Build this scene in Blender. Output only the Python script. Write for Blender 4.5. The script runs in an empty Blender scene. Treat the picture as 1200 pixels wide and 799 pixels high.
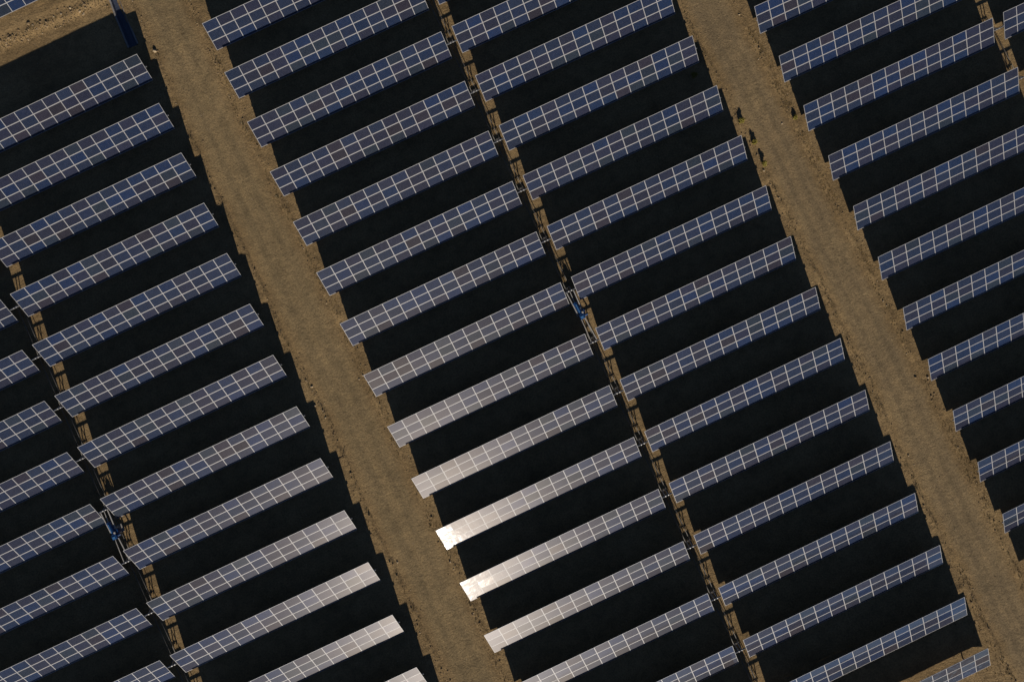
import bpy, bmesh, math, random
import numpy as np
from mathutils import Vector, Matrix

random.seed(7)
S = bpy.context.scene
COL = S.collection
R = math.radians

# ---------------------------------------------------------------- measured layout (metres)
PITCH, TILT, SLOPE, LOW = 6.0933, 0.51008, 2.972, 0.829     # row spacing, panel tilt, slope length, height of low edge
NCOL, NROW, MX = 14, 3, 1.67
MY = SLOPE / 3
LEN = NCOL * MX
X0 = dict(A=-71.478, B=-46.886, C=-15.598, D=9.065, E=40.028, F=64.743)      # west end of each block
Y0 = dict(A=44.898, B=44.919, C=44.892, D=44.935, E=44.964, F=44.978)        # low edge of row 0
DEPTH = SLOPE * math.cos(TILT)
ZMID = LOW + SLOPE / 2 * math.sin(TILT)
SUN_EL, SUN_AZ = R(20.0), R(191.92)

# ---------------------------------------------------------------- helpers
def link(o, parent=None):
    COL.objects.link(o)
    if parent is not None:
        o.parent = parent
    return o

def mesh_from_bm(name, bm, mats, smooth=False):
    me = bpy.data.meshes.new(name)
    bm.normal_update()
    bm.to_mesh(me); bm.free()
    for m in (mats if isinstance(mats, (list, tuple)) else [mats]):
        me.materials.append(m)
    if smooth:
        me.polygons.foreach_set('use_smooth', [True] * len(me.polygons))
    return me

def obj(name, bm, mats, parent=None, smooth=False):
    return link(bpy.data.objects.new(name, mesh_from_bm(name, bm, mats, smooth)), parent)

def tag(o, label=None, cat=None, group=None, kind=None):
    if label: o['label'] = label
    if cat: o['category'] = cat
    if group: o['group'] = group
    if kind: o['kind'] = kind
    return o

def empty(name, loc, rotz=0.0):
    o = bpy.data.objects.new(name, None)
    o.empty_display_size = 0.3
    o.location = loc; o.rotation_euler = (0, 0, rotz)
    return link(o)

def add_box(bm, c, s, rot=None, bevel=0.0):
    r = bmesh.ops.create_cube(bm, size=1.0)
    vs = r['verts']
    M = Matrix.Translation(Vector(c)) @ (rot.to_4x4() if rot else Matrix.Identity(4)) @ Matrix.Diagonal((s[0], s[1], s[2], 1))
    bmesh.ops.transform(bm, matrix=M, verts=vs)
    if bevel:
        es = list({e for v in vs for e in v.link_edges})
        bmesh.ops.bevel(bm, geom=es, offset=bevel, segments=2, affect='EDGES', profile=0.7)
    return vs

def add_tube(bm, a, b, r, seg=14, r2=None):
    a, b = Vector(a), Vector(b)
    d = b - a
    q = d.to_track_quat('Z', 'Y').to_matrix().to_4x4()
    M = Matrix.Translation((a + b) / 2) @ q
    bmesh.ops.create_cone(bm, cap_ends=True, segments=seg, radius1=r, radius2=r if r2 is None else r2, depth=d.length, matrix=M)

def add_bar(bm, a, b, w, h, bevel=0.0):
    a, b = Vector(a), Vector(b)
    d = b - a
    q = d.to_track_quat('Y', 'Z').to_matrix()
    add_box(bm, (a + b) / 2, (w, d.length, h), q, bevel)

# lattice value noise (numpy) used for the relief of the ground
_rng = np.random.RandomState(11)
_LAT = _rng.rand(256, 256)
def vnoise(x, y, s):
    x = np.asarray(x, float) / s + 1000.37; y = np.asarray(y, float) / s + 1000.71
    xi = np.floor(x).astype(int); yi = np.floor(y).astype(int)
    fx = x - xi; fy = y - yi
    fx = fx * fx * (3 - 2 * fx); fy = fy * fy * (3 - 2 * fy)
    g = lambda i, j: _LAT[i % 256, j % 256]
    return (g(xi, yi) * (1 - fx) + g(xi + 1, yi) * fx) * (1 - fy) + (g(xi, yi + 1) * (1 - fx) + g(xi + 1, yi + 1) * fx) * fy
def fbm(x, y, s, o=3):
    v = 0; a = 1; t = 0
    for k in range(o):
        v = v + a * vnoise(np.asarray(x) + 17.3 * k, np.asarray(y) - 9.1 * k, s / 2 ** k); t += a; a *= 0.55
    return v / t - 0.5

def interp(y, pts):
    ys = [p[1] for p in pts][::-1]; xs = [p[0] for p in pts][::-1]
    return np.interp(y, ys, xs)
# edges of the two graded tracks (x at y, listed north to south)
R1L = [(-21.9, 300), (-21.9, 60), (-22.1, 40), (-22.2, 25), (-21.9, 12), (-21.6, 0), (-21.8, -10), (-21.5, -25), (-21.5, -300)]
R1R = [(-16.4, 300), (-16.4, 45), (-16.6, 35), (-16.3, 20), (-16.1, 5), (-16.2, -8), (-16.1, -18), (-16.2, -30), (-16.2, -300)]
R2L = [(33.8, 300), (33.8, 20), (33.9, 14), (34.2, 6), (34.1, -8), (34.1, -20), (33.9, -32), (34.0, -45), (34.0, -300)]
R2R = [(38.9, 300), (38.9, 22), (38.9, 10), (39.0, 0), (39.2, -14), (39.3, -24), (39.2, -33), (39.0, -48), (39.0, -300)]
EDGES = [(R1L, 1), (R1R, 2), (R2L, 3), (R2R, 4)]
def wob(y, k):
    return 0.55 * fbm(y, 37.0 * k + 0 * np.asarray(y), 5.0, 3) + 0.3 * fbm(y, 91.0 * k + 0 * np.asarray(y), 1.1, 2)
def edge(y, k):
    return interp(y, EDGES[k][0]) + wob(y, EDGES[k][1])

def height(x, y):
    x = np.asarray(x, float); y = np.asarray(y, float)
    h = 0.10 * fbm(x, y, 9.0, 3)
    on = np.zeros_like(h)
    for a, b in ((0, 1), (2, 3)):
        ea, eb = edge(y, a), edge(y, b)
        on = np.maximum(on, np.clip((np.minimum(x - ea, eb - x) + 0.2) / 0.5, 0, 1))
    rough = 0.115 * fbm(x, y, 0.9, 3)
    near = 0
    for k in range(4):
        d = x - edge(y, k)
        if k in (1, 3): d = -d                                   # d < 0 is outside the track
        brk = np.clip(0.25 + 2.6 * (fbm(x * 0.3 + 50 * k, y, 2.4, 2) + 0.18), 0, 1.5)
        berm = np.exp(-((d + 0.28) / 0.24) ** 2)
        h = h + (0.10 * berm - 0.035 * np.exp(-((d - 0.2) / 0.25) ** 2)) * brk
        near = near + np.exp(-((d + 0.55) / 0.7) ** 2)
    near = np.clip(near, 0, 1)
    h = h + rough * (0.25 + 0.65 * near) * (1 - 0.94 * on)
    # bank that falls away north of the north-west block, with a windrow of rubble along it
    nw = np.clip((-23.3 - x) / 1.5, 0, 1) * np.clip((y - 49.8) / 3.0, 0, 1)
    h = h - 0.40 * nw * np.clip((57.5 - y) / 2.0, 0, 1)
    win = np.exp(-((y - 56.3 - 0.3 * fbm(x, y, 4.0, 2)) / 0.45) ** 2) * np.clip((-24.2 - x) / 1.5, 0, 1)
    h = h + win * (0.09 + 0.22 * np.abs(fbm(x, y, 1.3, 3)))
    # the ground drops a little towards the last row of the south-east block
    h = h - 0.23 * np.clip((-45.8 - y) / 3.0, 0, 1) * np.clip((33.0 - x) / 1.5, 0, 1) * np.clip((x - 4.0) / 3.0, 0, 1)
    # small bank in the south-east shade
    sb = np.exp(-((y + 43.6 + 0.25 * fbm(x, y, 5.0, 2)) / 0.5) ** 2) * np.clip((x - 31.0) / 0.6, 0, 1) * np.clip((34.0 - x) / 0.8, 0, 1)
    h = h + 0.14 * sb
    # dug drainage channel
    cx = channel_x(y)
    ch = np.clip((0.62 - np.abs(x - cx)) / 0.2, 0, 1) * np.clip((y - 49.3) / 0.5, 0, 1) * np.clip((74 - y) / 0.5, 0, 1)
    h = h - 0.30 * ch
    far = np.clip((np.hypot(x, y) - 150) / 100, 0, 1)
    return h * (1 - far)
def channel_x(y):
    return np.interp(y, [40, 49.5, 53.5, 56, 90], [-24.05, -24.0, -23.92, -23.7, -20.5])
def hz(x, y):
    return float(height(np.array([x]), np.array([y]))[0])

# ---------------------------------------------------------------- materials
def mat(name):
    m = bpy.data.materials.new(name); m.use_nodes = True
    nt = m.node_tree; p = nt.nodes['Principled BSDF']
    return m, nt, p
def N(nt, t, **kw):
    n = nt.nodes.new(t)
    for k, v in kw.items(): setattr(n, k, v)
    return n
def noise(nt, vec, scale, detail=4, rough=0.6):
    n = N(nt, 'ShaderNodeTexNoise'); n.inputs['Scale'].default_value = scale
    n.inputs['Detail'].default_value = detail; n.inputs['Roughness'].default_value = rough
    nt.links.new(vec, n.inputs['Vector']); return n.outputs['Fac']
def ramp(nt, fac, stops):
    r = N(nt, 'ShaderNodeValToRGB'); e = r.color_ramp.elements
    while len(e) < len(stops): e.new(0.5)
    for el, (p, c) in zip(e, stops):
        el.position = p; el.color = (*c, 1) if len(c) == 3 else c
    nt.links.new(fac, r.inputs[0]); return r.outputs[0]
def mix(nt, fac, a, b, mode='MIX'):
    m = N(nt, 'ShaderNodeMix', data_type='RGBA', blend_type=mode)
    for sock, v in ((0, fac), (6, a), (7, b)):
        if hasattr(v, 'is_output'): nt.links.new(v, m.inputs[sock])
        else: m.inputs[sock].default_value = v if sock == 0 else (*v, 1)
    return m.outputs[2]
def mathn(nt, op, a, b=0.0):
    m = N(nt, 'ShaderNodeMath', operation=op)
    for i, v in enumerate((a, b)):
        if hasattr(v, 'is_output'): nt.links.new(v, m.inputs[i])
        else: m.inputs[i].default_value = v
    return m.outputs[0]

def soil(name, cols, pebble, bump, verge=None):
    m, nt, p = mat(name)
    tc = N(nt, 'ShaderNodeTexCoord').outputs['Object']
    big = noise(nt, tc, 0.16, 5, 0.6)
    mid = noise(nt, tc, 0.9, 6, 0.65)
    fine = noise(nt, tc, 5.5, 6, 0.75)
    c = ramp(nt, big, [(0.32, cols[0]), (0.5, cols[1]), (0.68, cols[2])])
    if verge:                                                   # wheel-worn middle, looser soil towards the verges
        at = N(nt, 'ShaderNodeAttribute'); at.attribute_name = 'worn'
        f = mathn(nt, 'ADD', mathn(nt, 'MULTIPLY', at.outputs['Fac'], 1.7), mathn(nt, 'MULTIPLY', mathn(nt, 'SUBTRACT', noise(nt, tc, 0.8, 5, 0.7), 0.62), 1.8))
        f = mathn(nt, 'MINIMUM', mathn(nt, 'MAXIMUM', f, 0.0), 1.0)
        # compacted bands and wheel marks running along the track
        mp = N(nt, 'ShaderNodeMapping'); mp.inputs['Scale'].default_value = (1.5, 0.07, 1.0); nt.links.new(tc, mp.inputs[0])
        band = noise(nt, mp.outputs[0], 1.0, 5, 0.62)
        ru = N(nt, 'ShaderNodeAttribute'); ru.attribute_name = 'rut'
        wear = mathn(nt, 'ADD', band, mathn(nt, 'MULTIPLY', ru.outputs['Fac'], mathn(nt, 'SUBTRACT', noise(nt, tc, 0.25, 3), 0.16)))
        c = mix(nt, 0.5, c, ramp(nt, wear, [(0.3, (0.60, 0.58, 0.55)), (0.5, (0.5, 0.5, 0.5)), (0.75, (0.36, 0.37, 0.39))]), 'OVERLAY')
        c = mix(nt, f, ramp(nt, big, [(0.32, verge[0]), (0.5, verge[1]), (0.68, verge[2])]), c)
    c = mix(nt, 0.55, c, ramp(nt, mid, [(0.3, (0.30, 0.30, 0.30)), (0.5, (0.5, 0.5, 0.5)), (0.72, (0.70, 0.68, 0.64))]), 'OVERLAY')
    c = mix(nt, 0.8, c, ramp(nt, fine, [(0.30, (0.22, 0.21, 0.20)), (0.5, (0.5, 0.5, 0.5)), (0.72, (0.76, 0.75, 0.73))]), 'OVERLAY')
    # scattered grit: darker and paler specks
    v = N(nt, 'ShaderNodeTexVoronoi'); v.inputs['Scale'].default_value = 3.2
    nt.links.new(tc, v.inputs['Vector'])
    spk = mathn(nt, 'MULTIPLY', mathn(nt, 'LESS_THAN', v.outputs['Distance'], 0.2), mathn(nt, 'GREATER_THAN', noise(nt, tc, 0.7, 3), pebble))
    c = mix(nt, mathn(nt, 'MULTIPLY', spk, 0.6), c, ramp(nt, N_sep(nt, v.outputs['Color']), [(0.0, (0.09, 0.06, 0.035)), (0.6, (0.2, 0.14, 0.08)), (1.0, (0.42, 0.34, 0.24))]))
    nt.links.new(c, p.inputs['Base Color'])
    p.inputs['Roughness'].default_value = 0.95
    p.inputs['Specular IOR Level'].default_value = 0.165
    b = N(nt, 'ShaderNodeBump'); b.inputs['Strength'].default_value = 1.0; b.inputs['Distance'].default_value = bump
    hsum = mathn(nt, 'ADD', mathn(nt, 'ADD', noise(nt, tc, 2.2, 7, 0.72), mathn(nt, 'MULTIPLY', noise(nt, tc, 7.0, 3, 0.7), 0.45)), mathn(nt, 'MULTIPLY', spk, 0.12))
    nt.links.new(hsum, b.inputs['Height'])
    nt.links.new(b.outputs['Normal'], p.inputs['Normal'])
    return m
def N_sep(nt, col):
    s = N(nt, 'ShaderNodeSeparateColor'); nt.links.new(col, s.inputs[0]); return s.outputs[0]

SOILC = [(0.210, 0.145, 0.072), (0.255, 0.177, 0.089), (0.295, 0.208, 0.106)]
M_soil = soil('sandy_soil', SOILC, 0.54, 0.11)
M_road = soil('graded_dirt', [(0.228, 0.168, 0.090), (0.262, 0.192, 0.102), (0.285, 0.208, 0.111)], 0.60, 0.075, SOILC)
M_road2 = soil('graded_grey_dirt', [(0.212, 0.158, 0.090), (0.246, 0.181, 0.101), (0.274, 0.201, 0.109)], 0.60, 0.075, SOILC)

def metal(name, c, rough, metallic=1.0, var=0.15):
    m, nt, p = mat(name)
    tc = N(nt, 'ShaderNodeTexCoord').outputs['Object']
    f = noise(nt, tc, 6.0, 4)
    nt.links.new(ramp(nt, f, [(0.3, tuple(x * (1 - var) for x in c)), (0.7, tuple(min(1, x * (1 + var)) for x in c))]), p.inputs['Base Color'])
    p.inputs['Metallic'].default_value = metallic; p.inputs['Roughness'].default_value = rough
    return m
M_alu = metal('frame_aluminium', (0.35, 0.355, 0.37), 0.6, 0.25, 0.08)
M_galv = metal('galvanised_steel', (0.36, 0.36, 0.36), 0.5, 0.6, 0.2)
M_rod = metal('weathered_steel', (0.12, 0.115, 0.11), 0.7, 0.2, 0.3)
M_pale = metal('pale_painted_steel', (0.46, 0.44, 0.41), 0.5, 0.0, 0.1)
M_blue = metal('blue_painted_steel', (0.008, 0.045, 0.15), 0.4, 0.0, 0.15)
M_lblue = metal('light_blue_paint_and_lit_strip', (0.06, 0.19, 0.42), 0.4, 0.0, 0.1)  # paint of the gearbox lid; on the jack it paints in the sunlit top
M_conc = metal('concrete', (0.32, 0.30, 0.27), 0.9, 0.0, 0.15)
M_dark = metal('dark_rubber', (0.03, 0.03, 0.03), 0.7, 0.0, 0.1)
M_stone = metal('pale_stone', (0.36, 0.28, 0.18), 0.9, 0.0, 0.25)
M_grit = metal('brown_grit', (0.20, 0.14, 0.075), 0.95, 0.0, 0.4)
M_lining = metal('blue_plastic_lining', (0.05, 0.063, 0.10), 0.55, 0.0, 0.3)
M_rim = metal('channel_lip', (0.22, 0.21, 0.20), 0.8, 0.0, 0.2)
M_back = metal('grey_backsheet_underside', (0.30, 0.30, 0.30), 0.6, 0.0, 0.03)

def glassy(m, nt, p):
    p.inputs['Roughness'].default_value = 0.33
    p.inputs['Specular IOR Level'].default_value = 0.165; p.inputs['Specular Tint'].default_value = (1.0, 0.91, 0.86, 1)
    p.inputs['Coat Weight'].default_value = 1.0
    p.inputs['Coat Roughness'].default_value = 0.050
    p.inputs['Coat IOR'].default_value = 1.45
    # float glass is never quite flat: a slow ripple of a fraction of a millimetre, different in every module
    t = N(nt, 'ShaderNodeTexCoord').outputs['Object']; o = N(nt, 'ShaderNodeObjectInfo')
    cb = N(nt, 'ShaderNodeCombineXYZ'); nt.links.new(mathn(nt, 'MULTIPLY', o.outputs['Random'], 91.0), cb.inputs[1])
    ad = N(nt, 'ShaderNodeVectorMath', operation='ADD'); nt.links.new(t, ad.inputs[0]); nt.links.new(cb.outputs[0], ad.inputs[1])
    b = N(nt, 'ShaderNodeBump'); b.inputs['Strength'].default_value = 1.0; b.inputs['Distance'].default_value = 0.006
    nt.links.new(noise(nt, ad.outputs[0], 1.6, 2, 0.4), b.inputs['Height']); nt.links.new(b.outputs['Normal'], p.inputs['Coat Normal'])
M_margin, nt, p = mat('module_white_margin')
p.inputs['Base Color'].default_value = (0.365, 0.36, 0.362, 1); glassy(M_margin, nt, p)
M_cell, nt, p = mat('polycrystalline_cells')
oi = N(nt, 'ShaderNodeObjectInfo')
tc = N(nt, 'ShaderNodeTexCoord').outputs['Object']
vo = N(nt, 'ShaderNodeTexVoronoi'); vo.inputs['Scale'].default_value = 26.0
off = N(nt, 'ShaderNodeVectorMath', operation='ADD'); nt.links.new(tc, off.inputs[0])
cmb = N(nt, 'ShaderNodeCombineXYZ'); nt.links.new(mathn(nt, 'MULTIPLY', oi.outputs['Random'], 57.0), cmb.inputs[0]); nt.links.new(cmb.outputs[0], off.inputs[1])
nt.links.new(off.outputs[0], vo.inputs['Vector'])
c = mix(nt, 0.5, oi.outputs['Color'], ramp(nt, N_sep(nt, vo.outputs['Color']), [(0, (0.36, 0.36, 0.36)), (1, (0.64, 0.64, 0.64))]), 'OVERLAY')
c = mix(nt, 0.75, c, ramp(nt, noise(nt, off.outputs[0], 2.6, 4, 0.7), [(0.3, (0.38, 0.38, 0.38)), (0.7, (0.62, 0.62, 0.62))]), 'OVERLAY')
sep = N(nt, 'ShaderNodeSeparateXYZ'); nt.links.new(tc, sep.inputs[0])
def gridline(axis, n, size, w):
    f = mathn(nt, 'FRACT', mathn(nt, 'ADD', mathn(nt, 'DIVIDE', sep.outputs[axis], size), 0.5 * (n % 2) + 10.0))
    return mathn(nt, 'LESS_THAN', mathn(nt, 'MINIMUM', f, mathn(nt, 'SUBTRACT', 1.0, f)), w)
g = mathn(nt, 'MAXIMUM', gridline('X', 10, 0.154, 0.012), gridline('Y', 6, 0.1435, 0.012))
c = mix(nt, mathn(nt, 'MULTIPLY', g, 0.55), c, (0.16, 0.16, 0.17))
dust = noise(nt, off.outputs[0], 1.1, 3)
low = mathn(nt, 'MULTIPLY', mathn(nt, 'MAXIMUM', mathn(nt, 'SUBTRACT', -0.38, sep.outputs['Y']), 0.0), 1.2)     # dust washed down to the lower frame
c = mix(nt, mathn(nt, 'MULTIPLY', dust, mathn(nt, 'ADD', 0.03, low)), c, (0.30, 0.24, 0.17))
nt.links.new(c, p.inputs['Base Color']); glassy(M_cell, nt, p)

def leafmat(name, a, b):
    m, nt, p = mat(name)
    tc = N(nt, 'ShaderNodeTexCoord').outputs['Object']
    nt.links.new(ramp(nt, noise(nt, tc, 5.0, 3), [(0.3, a), (0.7, b)]), p.inputs['Base Color'])
    p.inputs['Roughness'].default_value = 0.8; p.inputs['Specular IOR Level'].default_value = 0.2
    return m
M_leaf = leafmat('olive_leaves', (0.17, 0.15, 0.03), (0.30, 0.25, 0.06))
M_dry = leafmat('dry_grass_blades', (0.17, 0.115, 0.04), (0.27, 0.19, 0.07))
M_weed = leafmat('dark_weeds', (0.04, 0.04, 0.02), (0.08, 0.07, 0.03))
M_bark = leafmat('bark', (0.09, 0.06, 0.035), (0.14, 0.10, 0.06))

# ---------------------------------------------------------------- ground: one sheet out to the horizon
def axis(lo, hi, step, ext):
    core = list(np.arange(lo, hi + step / 2, step))
    a, d = [], step
    x = lo
    while x > -ext: d *= 1.3; x -= d; a.append(x)
    b, d = [], step
    x = hi
    while x < ext: d *= 1.3; x += d; b.append(x)
    return np.array(a[::-1] + core + b)
def sheet(name, X, Y, Z, m):
    ny, nx = X.shape
    v = np.stack([X, Y, Z], -1).reshape(-1, 3)
    i = np.arange(ny * nx).reshape(ny, nx)
    q = np.stack([i[:-1, :-1], i[:-1, 1:], i[1:, 1:], i[1:, :-1]], -1).reshape(-1, 4)
    me = bpy.data.meshes.new(name)
    me.vertices.add(len(v)); me.vertices.foreach_set('co', v.ravel().astype(np.float32))
    me.loops.add(q.size); me.loops.foreach_set('vertex_index', q.ravel().astype(np.int32))
    me.polygons.add(len(q)); me.polygons.foreach_set('loop_start', np.arange(0, q.size, 4, dtype=np.int32))
    me.polygons.foreach_set('loop_total', np.full(len(q), 4, np.int32))
    me.polygons.foreach_set('use_smooth', np.ones(len(q), bool))
    me.update(); me.validate(); me.materials.append(m)
    return link(bpy.data.objects.new(name, me))
gx = axis(-80, 84, 0.2, 4000); gy = axis(-66, 72, 0.2, 4000)
GX, GY = np.meshgrid(gx, gy)
tag(sheet('ground', GX, GY, height(GX, GY), M_soil), kind='structure')
for a, b, m in ((0, 1, M_road), (2, 3, M_road2)):
    ys = np.arange(-90, 95, 0.2)
    u = np.linspace(0, 1, 29)
    ea = edge(ys, a) + 0.22 * fbm(ys, 300 + 0 * ys, 0.7, 2); eb = edge(ys, b) + 0.22 * fbm(ys, 500 + 0 * ys, 0.7, 2)
    RX = ea[:, None] + (eb - ea)[:, None] * u[None]
    RY = np.repeat(ys[:, None], len(u), 1)
    RZ = height(RX, RY) + 0.012 - 0.05 * np.clip(np.abs(u - 0.5)[None] * 2 - 0.93, 0, 1) / 0.07
    tr = tag(sheet('dirt_track', RX, RY, RZ, m), kind='structure')
    wa = tr.data.attributes.new('worn', 'FLOAT', 'POINT')
    ru = tr.data.attributes.new('rut', 'FLOAT', 'POINT')
    dc = (np.abs(u - 0.5) * 5.2)[None] - 0.85 + 0.25 * fbm(ys, 700 + 0 * ys, 14.0, 2)[:, None]
    ru.data.foreach_set('value', np.exp(-(dc / 0.28) ** 2).ravel().astype(np.float32))
    wa.data.foreach_set('value', np.repeat(np.clip(np.minimum(u, 1 - u) * 5.2 / 1.5, 0, 1)[None], len(ys), 0).ravel().astype(np.float32))

# ---------------------------------------------------------------- the solar table (built once, then copied)
def module_mesh():
    w, h, t = (MX - 0.0015) / 2, (MY - 0.0015) / 2, 0.04
    fr, mg, dz = 0.026, 0.014, 0.004
    bm = bmesh.new()
    def ring(a, b, z): return [bm.verts.new(v) for v in ((-a, -b, z), (a, -b, z), (a, b, z), (-a, b, z))]
    r0 = ring(w, h, -t); r1 = ring(w, h, 0); r2 = ring(w - fr, h - fr, 0); r3 = ring(w - fr, h - fr, -dz)
    r4 = ring(w - fr - mg, h - fr - mg, -dz)
    def band(p, q, mi):
        for k in range(4):
            f = bm.faces.new((p[k], p[(k + 1) % 4], q[(k + 1) % 4], q[k])); f.material_index = mi
    band(r0, r1, 0); band(r1, r2, 0); band(r2, r3, 0); band(r3, r4, 1)
    f = bm.faces.new(r4); f.material_index = 2
    f = bm.faces.new(r0[::-1]); f.material_index = 3
    return mesh_from_bm('solar_module', bm, [M_alu, M_margin, M_cell, M_back])
ME_MODULE = module_mesh()
PAL = [((0.0155, 0.0203, 0.0440), 36), ((0.0075, 0.0210, 0.0640), 20), ((0.0110, 0.0210, 0.0520), 32), ((0.0140, 0.0240, 0.0430), 8), ((0.0205, 0.0200, 0.0340), 7)]
PC = [c for c, w in PAL for _ in range(w)]
def cell_colour(rng):
    c = rng.choice(PC); k = rng.uniform(0.86, 1.14)
    return (c[0] * k, c[1] * k, c[2] * k * rng.uniform(0.94, 1.06), 1)

TUBE = Vector((0, 0.19 * math.sin(TILT), ZMID - 0.19 * math.cos(TILT)))     # tube axis under the middle of the slope
RT = Matrix.Rotation(TILT, 3, 'X')
def parts_for(gap_side):
    """mesh data of every part but the modules, for a block whose drive gap is on its east (+1) or west (-1) end"""
    P = []
    half = LEN / 2
    ext_gap = 1.29 if gap_side > 0 else 0.0            # the tube of the west block bridges the gap
    a = -half - 0.01; b = half + (ext_gap if gap_side > 0 else 0.17)
    bm = bmesh.new(); add_tube(bm, TUBE + Vector((a, 0, 0)), TUBE + Vector((b, 0, 0)), 0.075, 16)
    P.append(('torque_tube', mesh_from_bm('torque_tube', bm, M_galv, True), []))
    pos = [-7.6, 1.0, 9.6]
    if gap_side > 0: pos = [-q for q in pos]
    for q in pos:
        bm = bmesh.new(); z1 = TUBE.z - 0.12
        add_box(bm, (q, TUBE.y, z1 / 2 - 0.15), (0.10, 0.012, z1 + 0.3))
        for s in (-1, 1): add_box(bm, (q + s * 0.056, TUBE.y, z1 / 2 - 0.15), (0.012, 0.15, z1 + 0.3))
        bb = bmesh.new()
        add_box(bb, (q, TUBE.y, z1 + 0.012), (0.2, 0.21, 0.02))
        for s in (-1, 1): add_box(bb, (q, TUBE.y + s * 0.0875, z1 + 0.103), (0.12, 0.02, 0.16), bevel=0.005)
        add_box(bb, (q, TUBE.y, z1 + 0.194), (0.12, 0.2, 0.02))
        P.append(('post', mesh_from_bm('post', bm, M_galv), [('bearing', mesh_from_bm('bearing', bb, M_galv))]))
    for k in range(8):                                # cross rails that carry the modules
        q = -half + MX * (0.5 + k * 13 / 7)
        bm = bmesh.new()
        add_box(bm, Vector((q, 0, ZMID)) + RT @ Vector((0, 0, -0.041 - 0.036)), (0.05, SLOPE - 0.15, 0.07), RT)
        P.append(('cross_rail', mesh_from_bm('cross_rail', bm, M_galv), []))
    if gap_side > 0:
        for s in (-1, 1):
            bm = bmesh.new(); q = half + 0.64 + s * 0.17
            top = TUBE + Vector((q, 0, 0)) + RT @ Vector((0, 0, 0.09)); bot = TUBE + Vector((q, 0, 0)) + RT @ Vector((0, 0, -1.10))
            add_bar(bm, top, bot, 0.085, 0.12, 0.01)
            P.append(('lever_arm', mesh_from_bm('lever_arm', bm, M_galv), []))
    return P
PARTS = {1: parts_for(1), -1: parts_for(-1)}

def make_table(gap_side):
    root = bpy.data.objects.new('solar_table', None)
    link(root)
    for nm, me, subs in PARTS[gap_side]:
        o = link(bpy.data.objects.new(nm, me), root)
        for sn, sm in subs: link(bpy.data.objects.new(sn, sm), o)
    for i in range(NCOL):
        for j in range(NROW):
            o = link(bpy.data.objects.new('solar_module', ME_MODULE), root)
            o.location = Vector((-LEN / 2 + MX * (i + 0.5), 0, ZMID)) + RT @ Vector((0, (j - 1) * MY, 0))
            o.rotation_euler = (TILT, 0, 0)
    return root
def copy_tree(o, parent=None):
    c = o.copy(); COL.objects.link(c); c.parent = parent
    for ch in o.children: copy_tree(ch, c)
    return c
def dress(root, seed):
    """own cell colours and a hair of mounting slack for each module of one table"""
    rng = random.Random(seed)
    for ch in root.children:
        if ch.name.startswith('solar_module'):
            ch.color = cell_colour(rng)
            ch.rotation_euler = (TILT + rng.gauss(0, 0.0045), rng.gauss(0, 0.0045), rng.gauss(0, 0.0012))

ORD = ['', 'first', 'second', 'third', 'fourth', 'fifth', 'sixth', 'seventh', 'eighth', 'ninth', 'tenth', 'eleventh', 'twelfth',
       'thirteenth', 'fourteenth', 'fifteenth', 'sixteenth', 'seventeenth']
ROWS = dict(A=range(2, 12), B=range(0, 14), C=range(0, 16), D=range(1, 17), E=range(4, 16), F=range(6, 8))
SEEN = dict(A=(3, 10), B=(0, 12), C=(0, 14), D=(1, 16), E=(4, 14), F=(6, 6))
PLACE = dict(A="at the photo's left edge", B='directly left of the left dirt track', C='directly right of the left dirt track',
             D='directly left of the right dirt track', E='directly right of the right dirt track', F="in the photo's top right corner")
GROUP = dict(A='tilted solar tables of the far left column', B='tilted solar tables left of the left track', C='tilted solar tables right of the left track',
             D='tilted solar tables left of the right track', E='tilted solar tables right of the right track', F='tilted solar tables of the far right column')
LOOK = {('C', 10): 'blown-out glaring solar table', ('C', 11): 'glaring white-ended solar table', ('C', 12): 'cream-sheened solar table'}
SHORT = dict(A='far left column', B='column left of the left track', C='column right of the left track', D='column left of the right track', E='column right of the right track')
def label_for(c, r):
    a, b = SEEN[c]
    if c == 'F':
        return "blue solar table tip in the photo's top right corner" if r == 6 else 'solar table out of view below the top right corner'
    if r < a: return "solar table out of view beyond the photo's left edge"
    if r > b: return 'solar table out of view at the end of the ' + SHORT[c]
    what = LOOK.get((c, r))
    if what is None:
        grey = (c in 'BCD' and 7 <= r) or (c == 'A' and r >= 8)
        what = 'greyish solar table' if grey else 'dark blue solar table'
    n = r - a + 1; m = b - r + 1
    pos = 'topmost' if n == 1 else 'bottommost' if m == 1 else ORD[n] + ' from the top'
    return '%s %s, %s' % (what, PLACE[c], pos)

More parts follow.
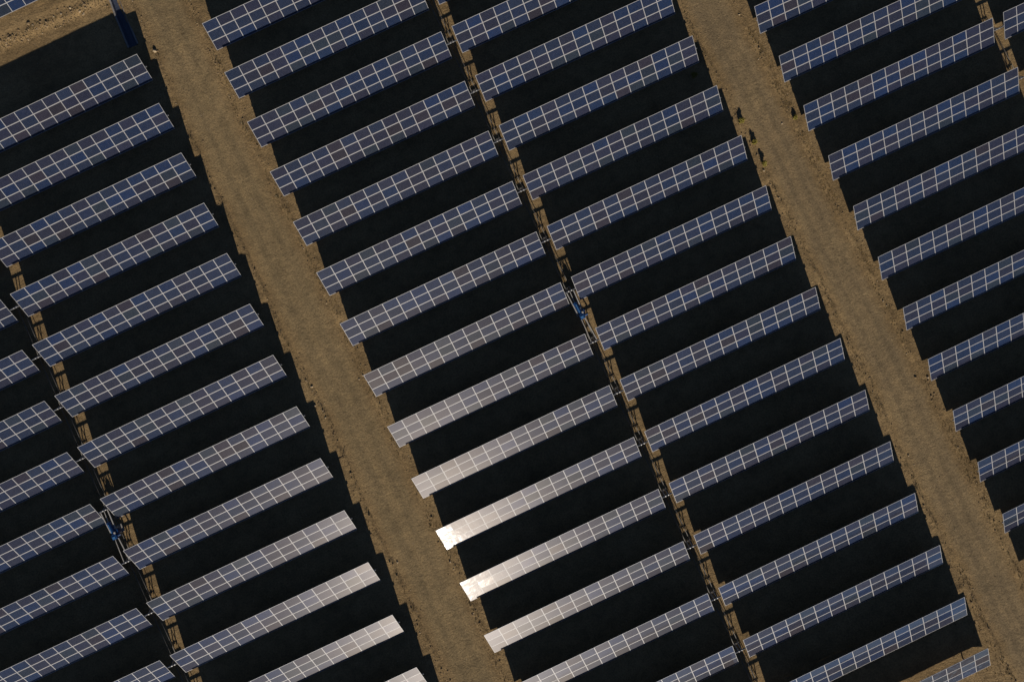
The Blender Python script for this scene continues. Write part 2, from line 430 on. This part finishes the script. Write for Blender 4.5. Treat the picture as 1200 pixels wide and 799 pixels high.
CXG, CYG, RREF = -1.65, 1.2, 55.6
def settle(x, y):
    """the site is not a perfect grid: spacing closes up a little towards its edges"""
    dx, dy = x - CXG, y - CYG
    k = 1 - 0.00893 * (dx * dx + dy * dy) / RREF ** 2
    return CXG + dx * k, CYG + dy * k
PROTO = {1: make_table(1), -1: make_table(-1)}
used = {1: False, -1: False}
tube_at = {}
for c in 'ABCDEF':
    gs = 1 if c in 'ACE' else -1
    for r in ROWS[c]:
        y = Y0[c] - r * PITCH + DEPTH / 2
        xw, _ = settle(X0[c], y); xe, _ = settle(X0[c] + LEN, y); xm, ym = settle(X0[c] + LEN / 2, y)
        _, yw = settle(X0[c], y); _, ye = settle(X0[c] + LEN, y)
        if used[gs]: t = copy_tree(PROTO[gs])
        else: t = PROTO[gs]; used[gs] = True
        rng = random.Random(hash((ord(c), r)))
        t.location = ((xw + xe) / 2, (yw + ye) / 2, rng.uniform(-0.012, 0.012) - (0.22 if (c, r) == ('D', 16) else 0))
        t.rotation_euler = (0, 0, math.atan2(ye - yw, xe - xw) + rng.gauss(0, 0.0007))
        t.scale = ((xe - xw) / LEN, 1, 1)
        tag(t, label_for(c, r), 'solar table', GROUP[c])
        tube_at[(c, r)] = Vector(((xw + xe) / 2, (yw + ye) / 2, 0)) + TUBE
        tube_at[(c, r, 'e')] = xe; tube_at[(c, r, 'w')] = xw
for c in (1, -1):
    pass
# dress after copying so that every table draws its own colours
k = 0
for o in list(COL.objects):
    if o.parent is None and o.name.startswith('solar_table'):
        k += 1; dress(o, 100 + k)
# lone table beyond the rubble bank
t = copy_tree(PROTO[-1])
t.location = (-31.0, 58.3 + DEPTH / 2, 0.12); t.rotation_euler = (0, 0, 0.008); t.scale = (1, 1, 1)
tag(t, "deep blue solar table cut off by the photo's top left corner, beyond sunlit sand", 'solar table')
if 'group' in t: del t['group']
dress(t, 999)

# ---------------------------------------------------------------- drive linkage in the gaps between paired blocks
def linkage(west, east, rows, label):
    gxs = {r: (tube_at[(west, r, 'e')] + tube_at[(east, r, 'w')]) / 2 for r in rows}
    low = RT @ Vector((0, 0, -0.96))
    pts = [Vector((gxs[r], tube_at[(west, r)].y, TUBE.z)) + low for r in rows]
    root = empty('drive_linkage', (pts[0].x, pts[0].y, 0))
    for a, b in zip(pts[:-1], pts[1:]):
        for q in (-0.26, 0.26):
            bm = bmesh.new(); add_tube(bm, a - root.location + Vector((q, -0.05, 0)), b - root.location + Vector((q, 0.05, 0)), 0.036, 10)
            obj('push_rod', bm, M_rod, root, True)
    for p in pts:
        bm = bmesh.new(); q = p - root.location
        add_tube(bm, q + Vector((-0.33, 0, 0)), q + Vector((0.33, 0, 0)), 0.03, 10)
        add_box(bm, q, (0.12, 0.16, 0.12), bevel=0.015)
        obj('pivot_joint', bm, M_rod, root)
    tag(root, label, 'drive linkage', 'drive linkages in the gaps between paired columns')
linkage('A', 'B', list(range(3, 12)), 'long thin push rod line in the gap between the two left columns')
linkage('C', 'D', list(range(1, 16)), 'long thin push rod line in the gap between the two middle columns')
linkage('E', 'F', [6, 7], 'short push rod line in the gap at the top right corner')

def drive(west, east, r, label):
    x = (tube_at[(west, r, 'e')] + tube_at[(east, r, 'w')]) / 2
    yt, ys = tube_at[(west, r)].y, tube_at[(west, r + 1)].y
    root = empty('tracker_drive', (x, yt - 2.45, 0))
    n = yt - root.location.y; s = ys - root.location.y
    bm = bmesh.new(); add_box(bm, (0, 0, 0.03), (0.75, 0.9, 0.22), bevel=0.03); obj('footing', bm, M_conc, root)
    bm = bmesh.new(); add_box(bm, (0, -0.35, 0.68), (0.2, 0.2, 1.1), bevel=0.012); add_box(bm, (0, 0.25, 0.66), (0.14, 0.14, 1.06), bevel=0.01)
    obj('support_post', bm, M_pale, root)
    bm = bmesh.new(); add_tube(bm, (-0.10, 1.0, 1.40), (0.02, -0.35, 1.46), 0.23, 24); add_tube(bm, (-0.105, 1.06, 1.40), (-0.1, 1.0, 1.40), 0.28, 24)
    add_tube(bm, (0.015, -0.30, 1.46), (0.02, -0.38, 1.46), 0.28, 24)
    jk = obj('jack_cylinder', bm, M_blue, root, False)
    bm = bmesh.new(); add_box(bm, (-0.08, 0.35, 1.665), (0.09, 1.0, 0.05), bevel=0.012); obj('lit_top_strip', bm, M_lblue, jk)  # sunlit top of the cylinder, painted in as a paler blue strip
    bm = bmesh.new(); add_box(bm, (0.0, -0.64, 1.44), (0.56, 0.52, 0.50), bevel=0.05); gb = obj('gearbox', bm, M_blue, root)
    bm = bmesh.new(); add_box(bm, (-0.06, -0.70, 1.71), (0.30, 0.26, 0.05), bevel=0.015); obj('lid', bm, M_lblue, gb)
    bm = bmesh.new(); add_tube(bm, (0.24, -0.60, 1.44), (0.62, -0.60, 1.44), 0.13, 18)
    for k in range(5): add_tube(bm, (0.30 + 0.06 * k, -0.60, 1.44), (0.325 + 0.06 * k, -0.60, 1.44), 0.15, 18)
    mo = obj('motor', bm, M_blue, root)
    bm = bmesh.new(); add_tube(bm, (0.62, -0.60, 1.44), (0.70, -0.60, 1.44), 0.12, 18); obj('fan_cover', bm, M_dark, mo)
    bm = bmesh.new(); add_box(bm, (0.2, -0.24, 1.62), (0.2, 0.2, 0.2), bevel=0.03); obj('junction_box', bm, M_pale, root)
    bm = bmesh.new(); add_box(bm, (0.38, -0.18, 1.16), (0.26, 0.42, 0.62), bevel=0.02); obj('added_shade_box', bm, M_blue, root)  # box added to widen the drive's shadow across the gap
    for x0, x1 in ((-0.44, -0.34), (0.36, 0.30)):
        bm = bmesh.new(); add_bar(bm, (x0, n - 0.09, TUBE.z), (x1, -0.1, 1.36), 0.10, 0.10, 0.01); obj('brace', bm, M_pale, root)
    bm = bmesh.new(); add_bar(bm, (-0.05, n - 0.1, TUBE.z - 0.02), (-0.1, 1.04, 1.42), 0.075, 0.075, 0.01); obj('piston_rod', bm, M_pale, root)
    for x0, x1, w in ((0.20, 0.36, 0.10), (-0.2, -0.30, 0.07)):
        bm = bmesh.new(); add_bar(bm, (x0, -0.86, 1.36), (x1, s + 0.09, TUBE.z), w, w, 0.01); obj('brace', bm, M_pale, root)
    tag(root, label, 'tracker drive', 'blue drives in the gaps between paired columns')
drive('C', 'D', 7, 'blue drive with pale braces in the middle gap near the photo centre')
drive('A', 'B', 7, "blue drive with pale braces in the left gap near the photo's left edge")

# ---------------------------------------------------------------- lined drainage channel in the top left
bm = bmesh.new()
ys = np.arange(49.6, 72, 0.35)
prof = [(-0.66, 0.03), (-0.48, 0.035), (-0.34, -0.20), (0.34, -0.20), (0.48, 0.035), (0.66, 0.03)]
def channel(seg, thick, m, name, parent):
    bm = bmesh.new(); rings = []
    for yy in ys:
        cx = float(channel_x(yy)); hb = hz(cx - 1.2, yy) * 0.5 + hz(cx + 1.2, yy) * 0.5
        top = [(cx + a - root.location.x, yy - root.location.y, hb + z + 0.03 * (vnoise(yy * 3, a, 1.0) - 0.5)) for a, z in seg]
        rings.append([bm.verts.new(v) for v in top] + [bm.verts.new((v[0], v[1], v[2] - thick)) for v in reversed(top)])
    for a, b in zip(rings[:-1], rings[1:]):
        for k in range(len(a)):
            bm.faces.new((a[k], a[(k + 1) % len(a)], b[(k + 1) % len(a)], b[k]))
    bm.faces.new(rings[0]); bm.faces.new(rings[-1][::-1])
    bmesh.ops.recalc_face_normals(bm, faces=bm.faces)
    return obj(name, bm, m, parent)
root = empty('drainage_channel', (float(channel_x(52)), 52.0, 0))
channel(prof[1:5], 0.03, M_lining, 'channel_lining', root)
for s in (prof[0:2], prof[4:6]): channel(s, 0.05, M_rim, 'channel_lip', root)
tag(root, 'dark blue lined drainage channel running along the left track in the top left shade', 'drainage channel')

# ---------------------------------------------------------------- plants and stones
def leaf_ball(bm, c, r, n, rng, size, flat=0.8):
    for _ in range(n):
        d = Vector((rng.gauss(0, 1), rng.gauss(0, 1), rng.gauss(0, 1))).normalized()
        q = Vector(c) + Vector((d.x * r, d.y * r, d.z * r * flat)) * (rng.random() ** 0.4) * (0.8 + 0.4 * rng.random())
        if q.z < 0.03: q.z = 0.03 + rng.random() * 0.1
        u = Vector((rng.gauss(0, 1), rng.gauss(0, 1), rng.gauss(0, 1))).normalized(); v = u.orthogonal().normalized()
        s = size * rng.uniform(0.6, 1.3)
        bm.faces.new([bm.verts.new(q + u * s), bm.verts.new(q + v * s * 0.45), bm.verts.new(q - u * s), bm.verts.new(q - v * s * 0.45)])
def shrub(x, y, r, h, label, group, seed):
    rng = random.Random(seed)
    root = empty('shrub', (x, y, hz(x, y)))
    bm = bmesh.new()
    for k in range(7):
        a = rng.uniform(0, 6.28); rr = rng.uniform(0.2, 0.6) * r
        leaf_ball(bm, (rr * math.cos(a), rr * math.sin(a), rng.uniform(0.3, 0.85) * h), r * rng.uniform(0.35, 0.6), 130, rng, 0.06)
    obj('foliage', bm, M_leaf, root)
    bm = bmesh.new()
    for k in range(6):
        a = rng.uniform(0, 6.28)
        add_tube(bm, (0, 0, -0.05), (math.cos(a) * r * 0.5, math.sin(a) * r * 0.5, h * 0.7), 0.018, 6, 0.006)
    obj('stem', bm, M_bark, root)
    tag(root, label, 'shrub', group)
gsh = 'olive shrubs at the left edge of the right track'
shrub(33.9, 12.7, 0.35, 0.52, 'olive shrub at the left edge of the right track, topmost of three', gsh, 1)
shrub(34.15, 9.95, 0.35, 0.52, 'olive shrub at the left edge of the right track, middle of three', gsh, 2)
shrub(34.05, 7.3, 0.35, 0.52, 'olive shrub at the left edge of the right track, lowest of three', gsh, 3)
shrub(39.5, 10.5, 0.32, 0.4, 'low dark green shrub at the right edge of the right track', None, 4)
shrub(31.4, 19.6, 0.35, 0.45, 'small dark shrub in table shade left of the right track', None, 5)

def dead_branch(x, y):
    rng = random.Random(5)
    bm = bmesh.new(); p = Vector((0, 0, 0.04)); d = Vector((1, -0.12, 0.05)).normalized()
    for k in range(5):
        q = p + d * 0.24; add_tube(bm, p, q, 0.034 - 0.005 * k, 7, 0.029 - 0.005 * k)
        if k in (1, 2, 3):
            e = (d + Vector((0, rng.choice((-1, 1)) * 0.9, 0.35))).normalized(); add_tube(bm, q, q + e * 0.35, 0.016, 6, 0.005)
        p = q; d = (d + Vector((0, rng.uniform(-0.3, 0.3), rng.uniform(0, 0.15)))).normalized()
    o = obj('dead_branch', bm, M_bark); o.location = (x, y, hz(x, y))
    tag(o, 'dark dead branch poking from the shadow onto the left dirt track', 'branch')
dead_branch(-22.45, -2.15)

def rock_bm(bm, c, r, rng, sub=1):
    M = Matrix.Translation(c) @ Matrix.Rotation(rng.uniform(0, 6.28), 4, 'Z') @ Matrix.Diagonal((r * rng.uniform(0.8, 1.35), r * rng.uniform(0.7, 1.1), r * rng.uniform(0.5, 0.85), 1))
    n0 = len(bm.verts)
    vs = bmesh.ops.create_icosphere(bm, subdivisions=sub, radius=1.0, matrix=M)['verts']
    for v in vs: v.co += (v.co - Vector(c)) * rng.uniform(-0.22, 0.22)
STONES = [(-21.7, 6.28, 0.17, 'large pale stone by the left track, highest of four in a line'),
          (-22.26, 4.25, 0.19, 'pale stone right at the shadow tip on the left track, second of four'),
          (-21.68, 3.36, 0.13, 'small pale stone on the left track, third of four in a line'),
          (-21.74, 2.56, 0.14, 'small pale stone on the left track, lowest of four in a line'),
          (37.92, 10.54, 0.15, 'pale stone lying in the middle of the right track near the shrubs'),
          (33.76, 6.63, 0.17, 'pale stone just below the lowest of the three olive shrubs'),
          (-22.01, 47.95, 0.28, 'pale tan boulder at the left edge of the left track near the top'),
          (-21.21, -15.09, 0.16, 'pale stone on the left edge of the left track, far below centre'),
          (-15.95, -17.5, 0.18, 'pale stone on the right edge of the left track below the glare'),
          (-27.91, 55.9, 0.2, 'pale stone in the rubble line at the top left'),
          (40.0, -21.6, 0.2, 'pale flat stone beside a table end right of the right track')]
for i, (x, y, r, lab) in enumerate(STONES):
    r *= 0.72; bm = bmesh.new(); rock_bm(bm, (0, 0, 0), r, random.Random(40 + i), 2)
    o = obj('stone', bm, M_stone); o.location = (x, y, hz(x, y) + r * 0.25)
    tag(o, lab, 'stone', 'loose stones along the tracks')

# loose grit: most of it thrown to the edges of the tracks
rng = random.Random(3)
bm = bmesh.new(); bp = bmesh.new()
pos = []
for k in range(4):
    for _ in range(480):
        y = rng.uniform(-58, 64); e = float(edge(y, k)); sgn = -1 if k in (0, 2) else 1
        pos.append((e + sgn * (0.25 + rng.gauss(0, 0.40)), y, abs(rng.gauss(0, 0.035)) + 0.025))
for _ in range(700):
    k = rng.choice((0, 2)); y = rng.uniform(-58, 64); a, b = float(edge(y, k)), float(edge(y, k + 1))
    pos.append((rng.uniform(a, b), y, abs(rng.gauss(0, 0.02)) + 0.018))
for _ in range(420):
    x = rng.uniform(-46, -24.5); pos.append((x, 56.1 + rng.gauss(0, 0.4), abs(rng.gauss(0, 0.05)) + 0.03))
zz = height(np.array([q[0] for q in pos]), np.array([q[1] for q in pos]))
for (x, y, r), z in zip(pos, zz):
    rock_bm(bp if rng.random() < 0.16 else bm, (x, y, float(z) + r * 0.25), r, rng, 1)
tag(obj('grit', bm, M_grit), kind='stuff'); tag(obj('pale_grit', bp, M_stone), kind='stuff')

# dry grass on the verges and low weeds under the tables
def tufts(pos, m, name, blade, n):
    bm = bmesh.new()
    zz = height(np.array([q[0] for q in pos]), np.array([q[1] for q in pos]))
    for (x, y, r), z in zip(pos, zz):
        for _ in range(n):
            a = rng.uniform(0, 6.28); d = Vector((math.cos(a), math.sin(a), 0)); t = rng.uniform(0.3, 1.0) * r
            b0 = Vector((x, y, float(z) - 0.01)) + d * rng.uniform(0, 0.5) * r
            side = Vector((-d.y, d.x, 0)) * 0.013
            tip = b0 + d * t * 0.8 + Vector((0, 0, blade * rng.uniform(0.5, 1.2)))
            bm.faces.new([bm.verts.new(b0 - side), bm.verts.new(b0 + side), bm.verts.new(tip)])
    tag(obj(name, bm, m), kind='stuff')
pos = []
for k in range(4):
    for _ in range(1500 if k == 3 else 650):
        y = rng.uniform(-58, 64); e = float(edge(y, k)); sgn = -1 if k in (0, 2) else 1
        if vnoise(y, 40 * k, 2.3) < 0.45: continue
        pos.append((e + sgn * (0.55 + rng.gauss(0, 0.38)), y, rng.uniform(0.06, 0.16)))
for _ in range(500):
    pos.append((rng.uniform(30, 40.5), rng.uniform(-58, -52) if rng.random() < .5 else rng.uniform(-50, -44), rng.uniform(0.06, 0.15)))
pos = [q for q in pos if not any(float(edge(q[1], a)) + 0.1 < q[0] < float(edge(q[1], a + 1)) - 0.1 for a in (0, 2))]
tufts(pos, M_dry, 'dry_grass', 0.10, 9)
pos = []
for _ in range(900):
    x, y = rng.uniform(-72, 72), rng.uniform(-58, 60)
    if -22.5 < x < -15.6 or 33 < x < 40: continue
    if vnoise(x, y, 7.0) < 0.5: continue
    pos.append((x, y, rng.uniform(0.1, 0.3)))
for k in range(4):                                              # darker clumps right along the graded edges
    for _ in range((220, 620, 380, 620)[k]):
        y = rng.uniform(-58, 64); e = float(edge(y, k)); sgn = -1 if k in (0, 2) else 1
        if vnoise(y, 70 * k + 5, 3.0) < 0.42: continue
        pos.append((e + sgn * (0.10 + rng.gauss(0, 0.17)), y, rng.uniform(0.06, 0.17)))
for _ in range(420):
    pos.append((rng.uniform(-46, -24.6), 56.0 + rng.gauss(0, 0.45), rng.uniform(0.06, 0.18)))
tufts(pos, M_weed, 'weeds', 0.09, 11)

# ---------------------------------------------------------------- light, camera, world
W = bpy.data.worlds.new('World'); S.world = W; W.use_nodes = True
nt = W.node_tree
sky = nt.nodes.new('ShaderNodeTexSky'); sky.sky_type = 'NISHITA'; sky.sun_disc = False
sky.sun_elevation = SUN_EL; sky.sun_rotation = SUN_AZ
sky.altitude = 2500; sky.air_density = 0.55; sky.dust_density = 0.5; sky.ozone_density = 2.2
nt.links.new(sky.outputs[0], nt.nodes['Background'].inputs[0])
nt.nodes['Background'].inputs[1].default_value = 0.06
sd = bpy.data.lights.new('sun', 'SUN'); sd.energy = 5.0; sd.angle = R(0.53); sd.color = (1.0, 0.90, 0.76)
so = link(bpy.data.objects.new('sun', sd))
sv = Vector((math.sin(SUN_AZ) * math.cos(SUN_EL), math.cos(SUN_AZ) * math.cos(SUN_EL), math.sin(SUN_EL)))
so.rotation_euler = sv.to_track_quat('Z', 'Y').to_euler(); so.location = sv * 200

cd = bpy.data.cameras.new('camera'); cd.sensor_width = 36; cd.sensor_fit = 'HORIZONTAL'; cd.lens = 25.91
cd.clip_start = 0.5; cd.clip_end = 12000
co = link(bpy.data.objects.new('camera', cd))
RC = Matrix(((0.9048032, 0.4256975, -0.0106193), (-0.4257890, 0.9040888, -0.0364312), (-0.0059079, 0.0374846, 0.9992798)))
co.matrix_world = Matrix.Translation((-0.4547, -1.5185, 81.2985)) @ RC.to_4x4()
S.camera = co
S.cycles.filter_width = 1.5
S.view_settings.view_transform = 'Standard'; S.view_settings.look = 'None'
S.view_settings.exposure = 0.0; S.view_settings.gamma = 1.0; S.view_settings.use_curve_mapping = False
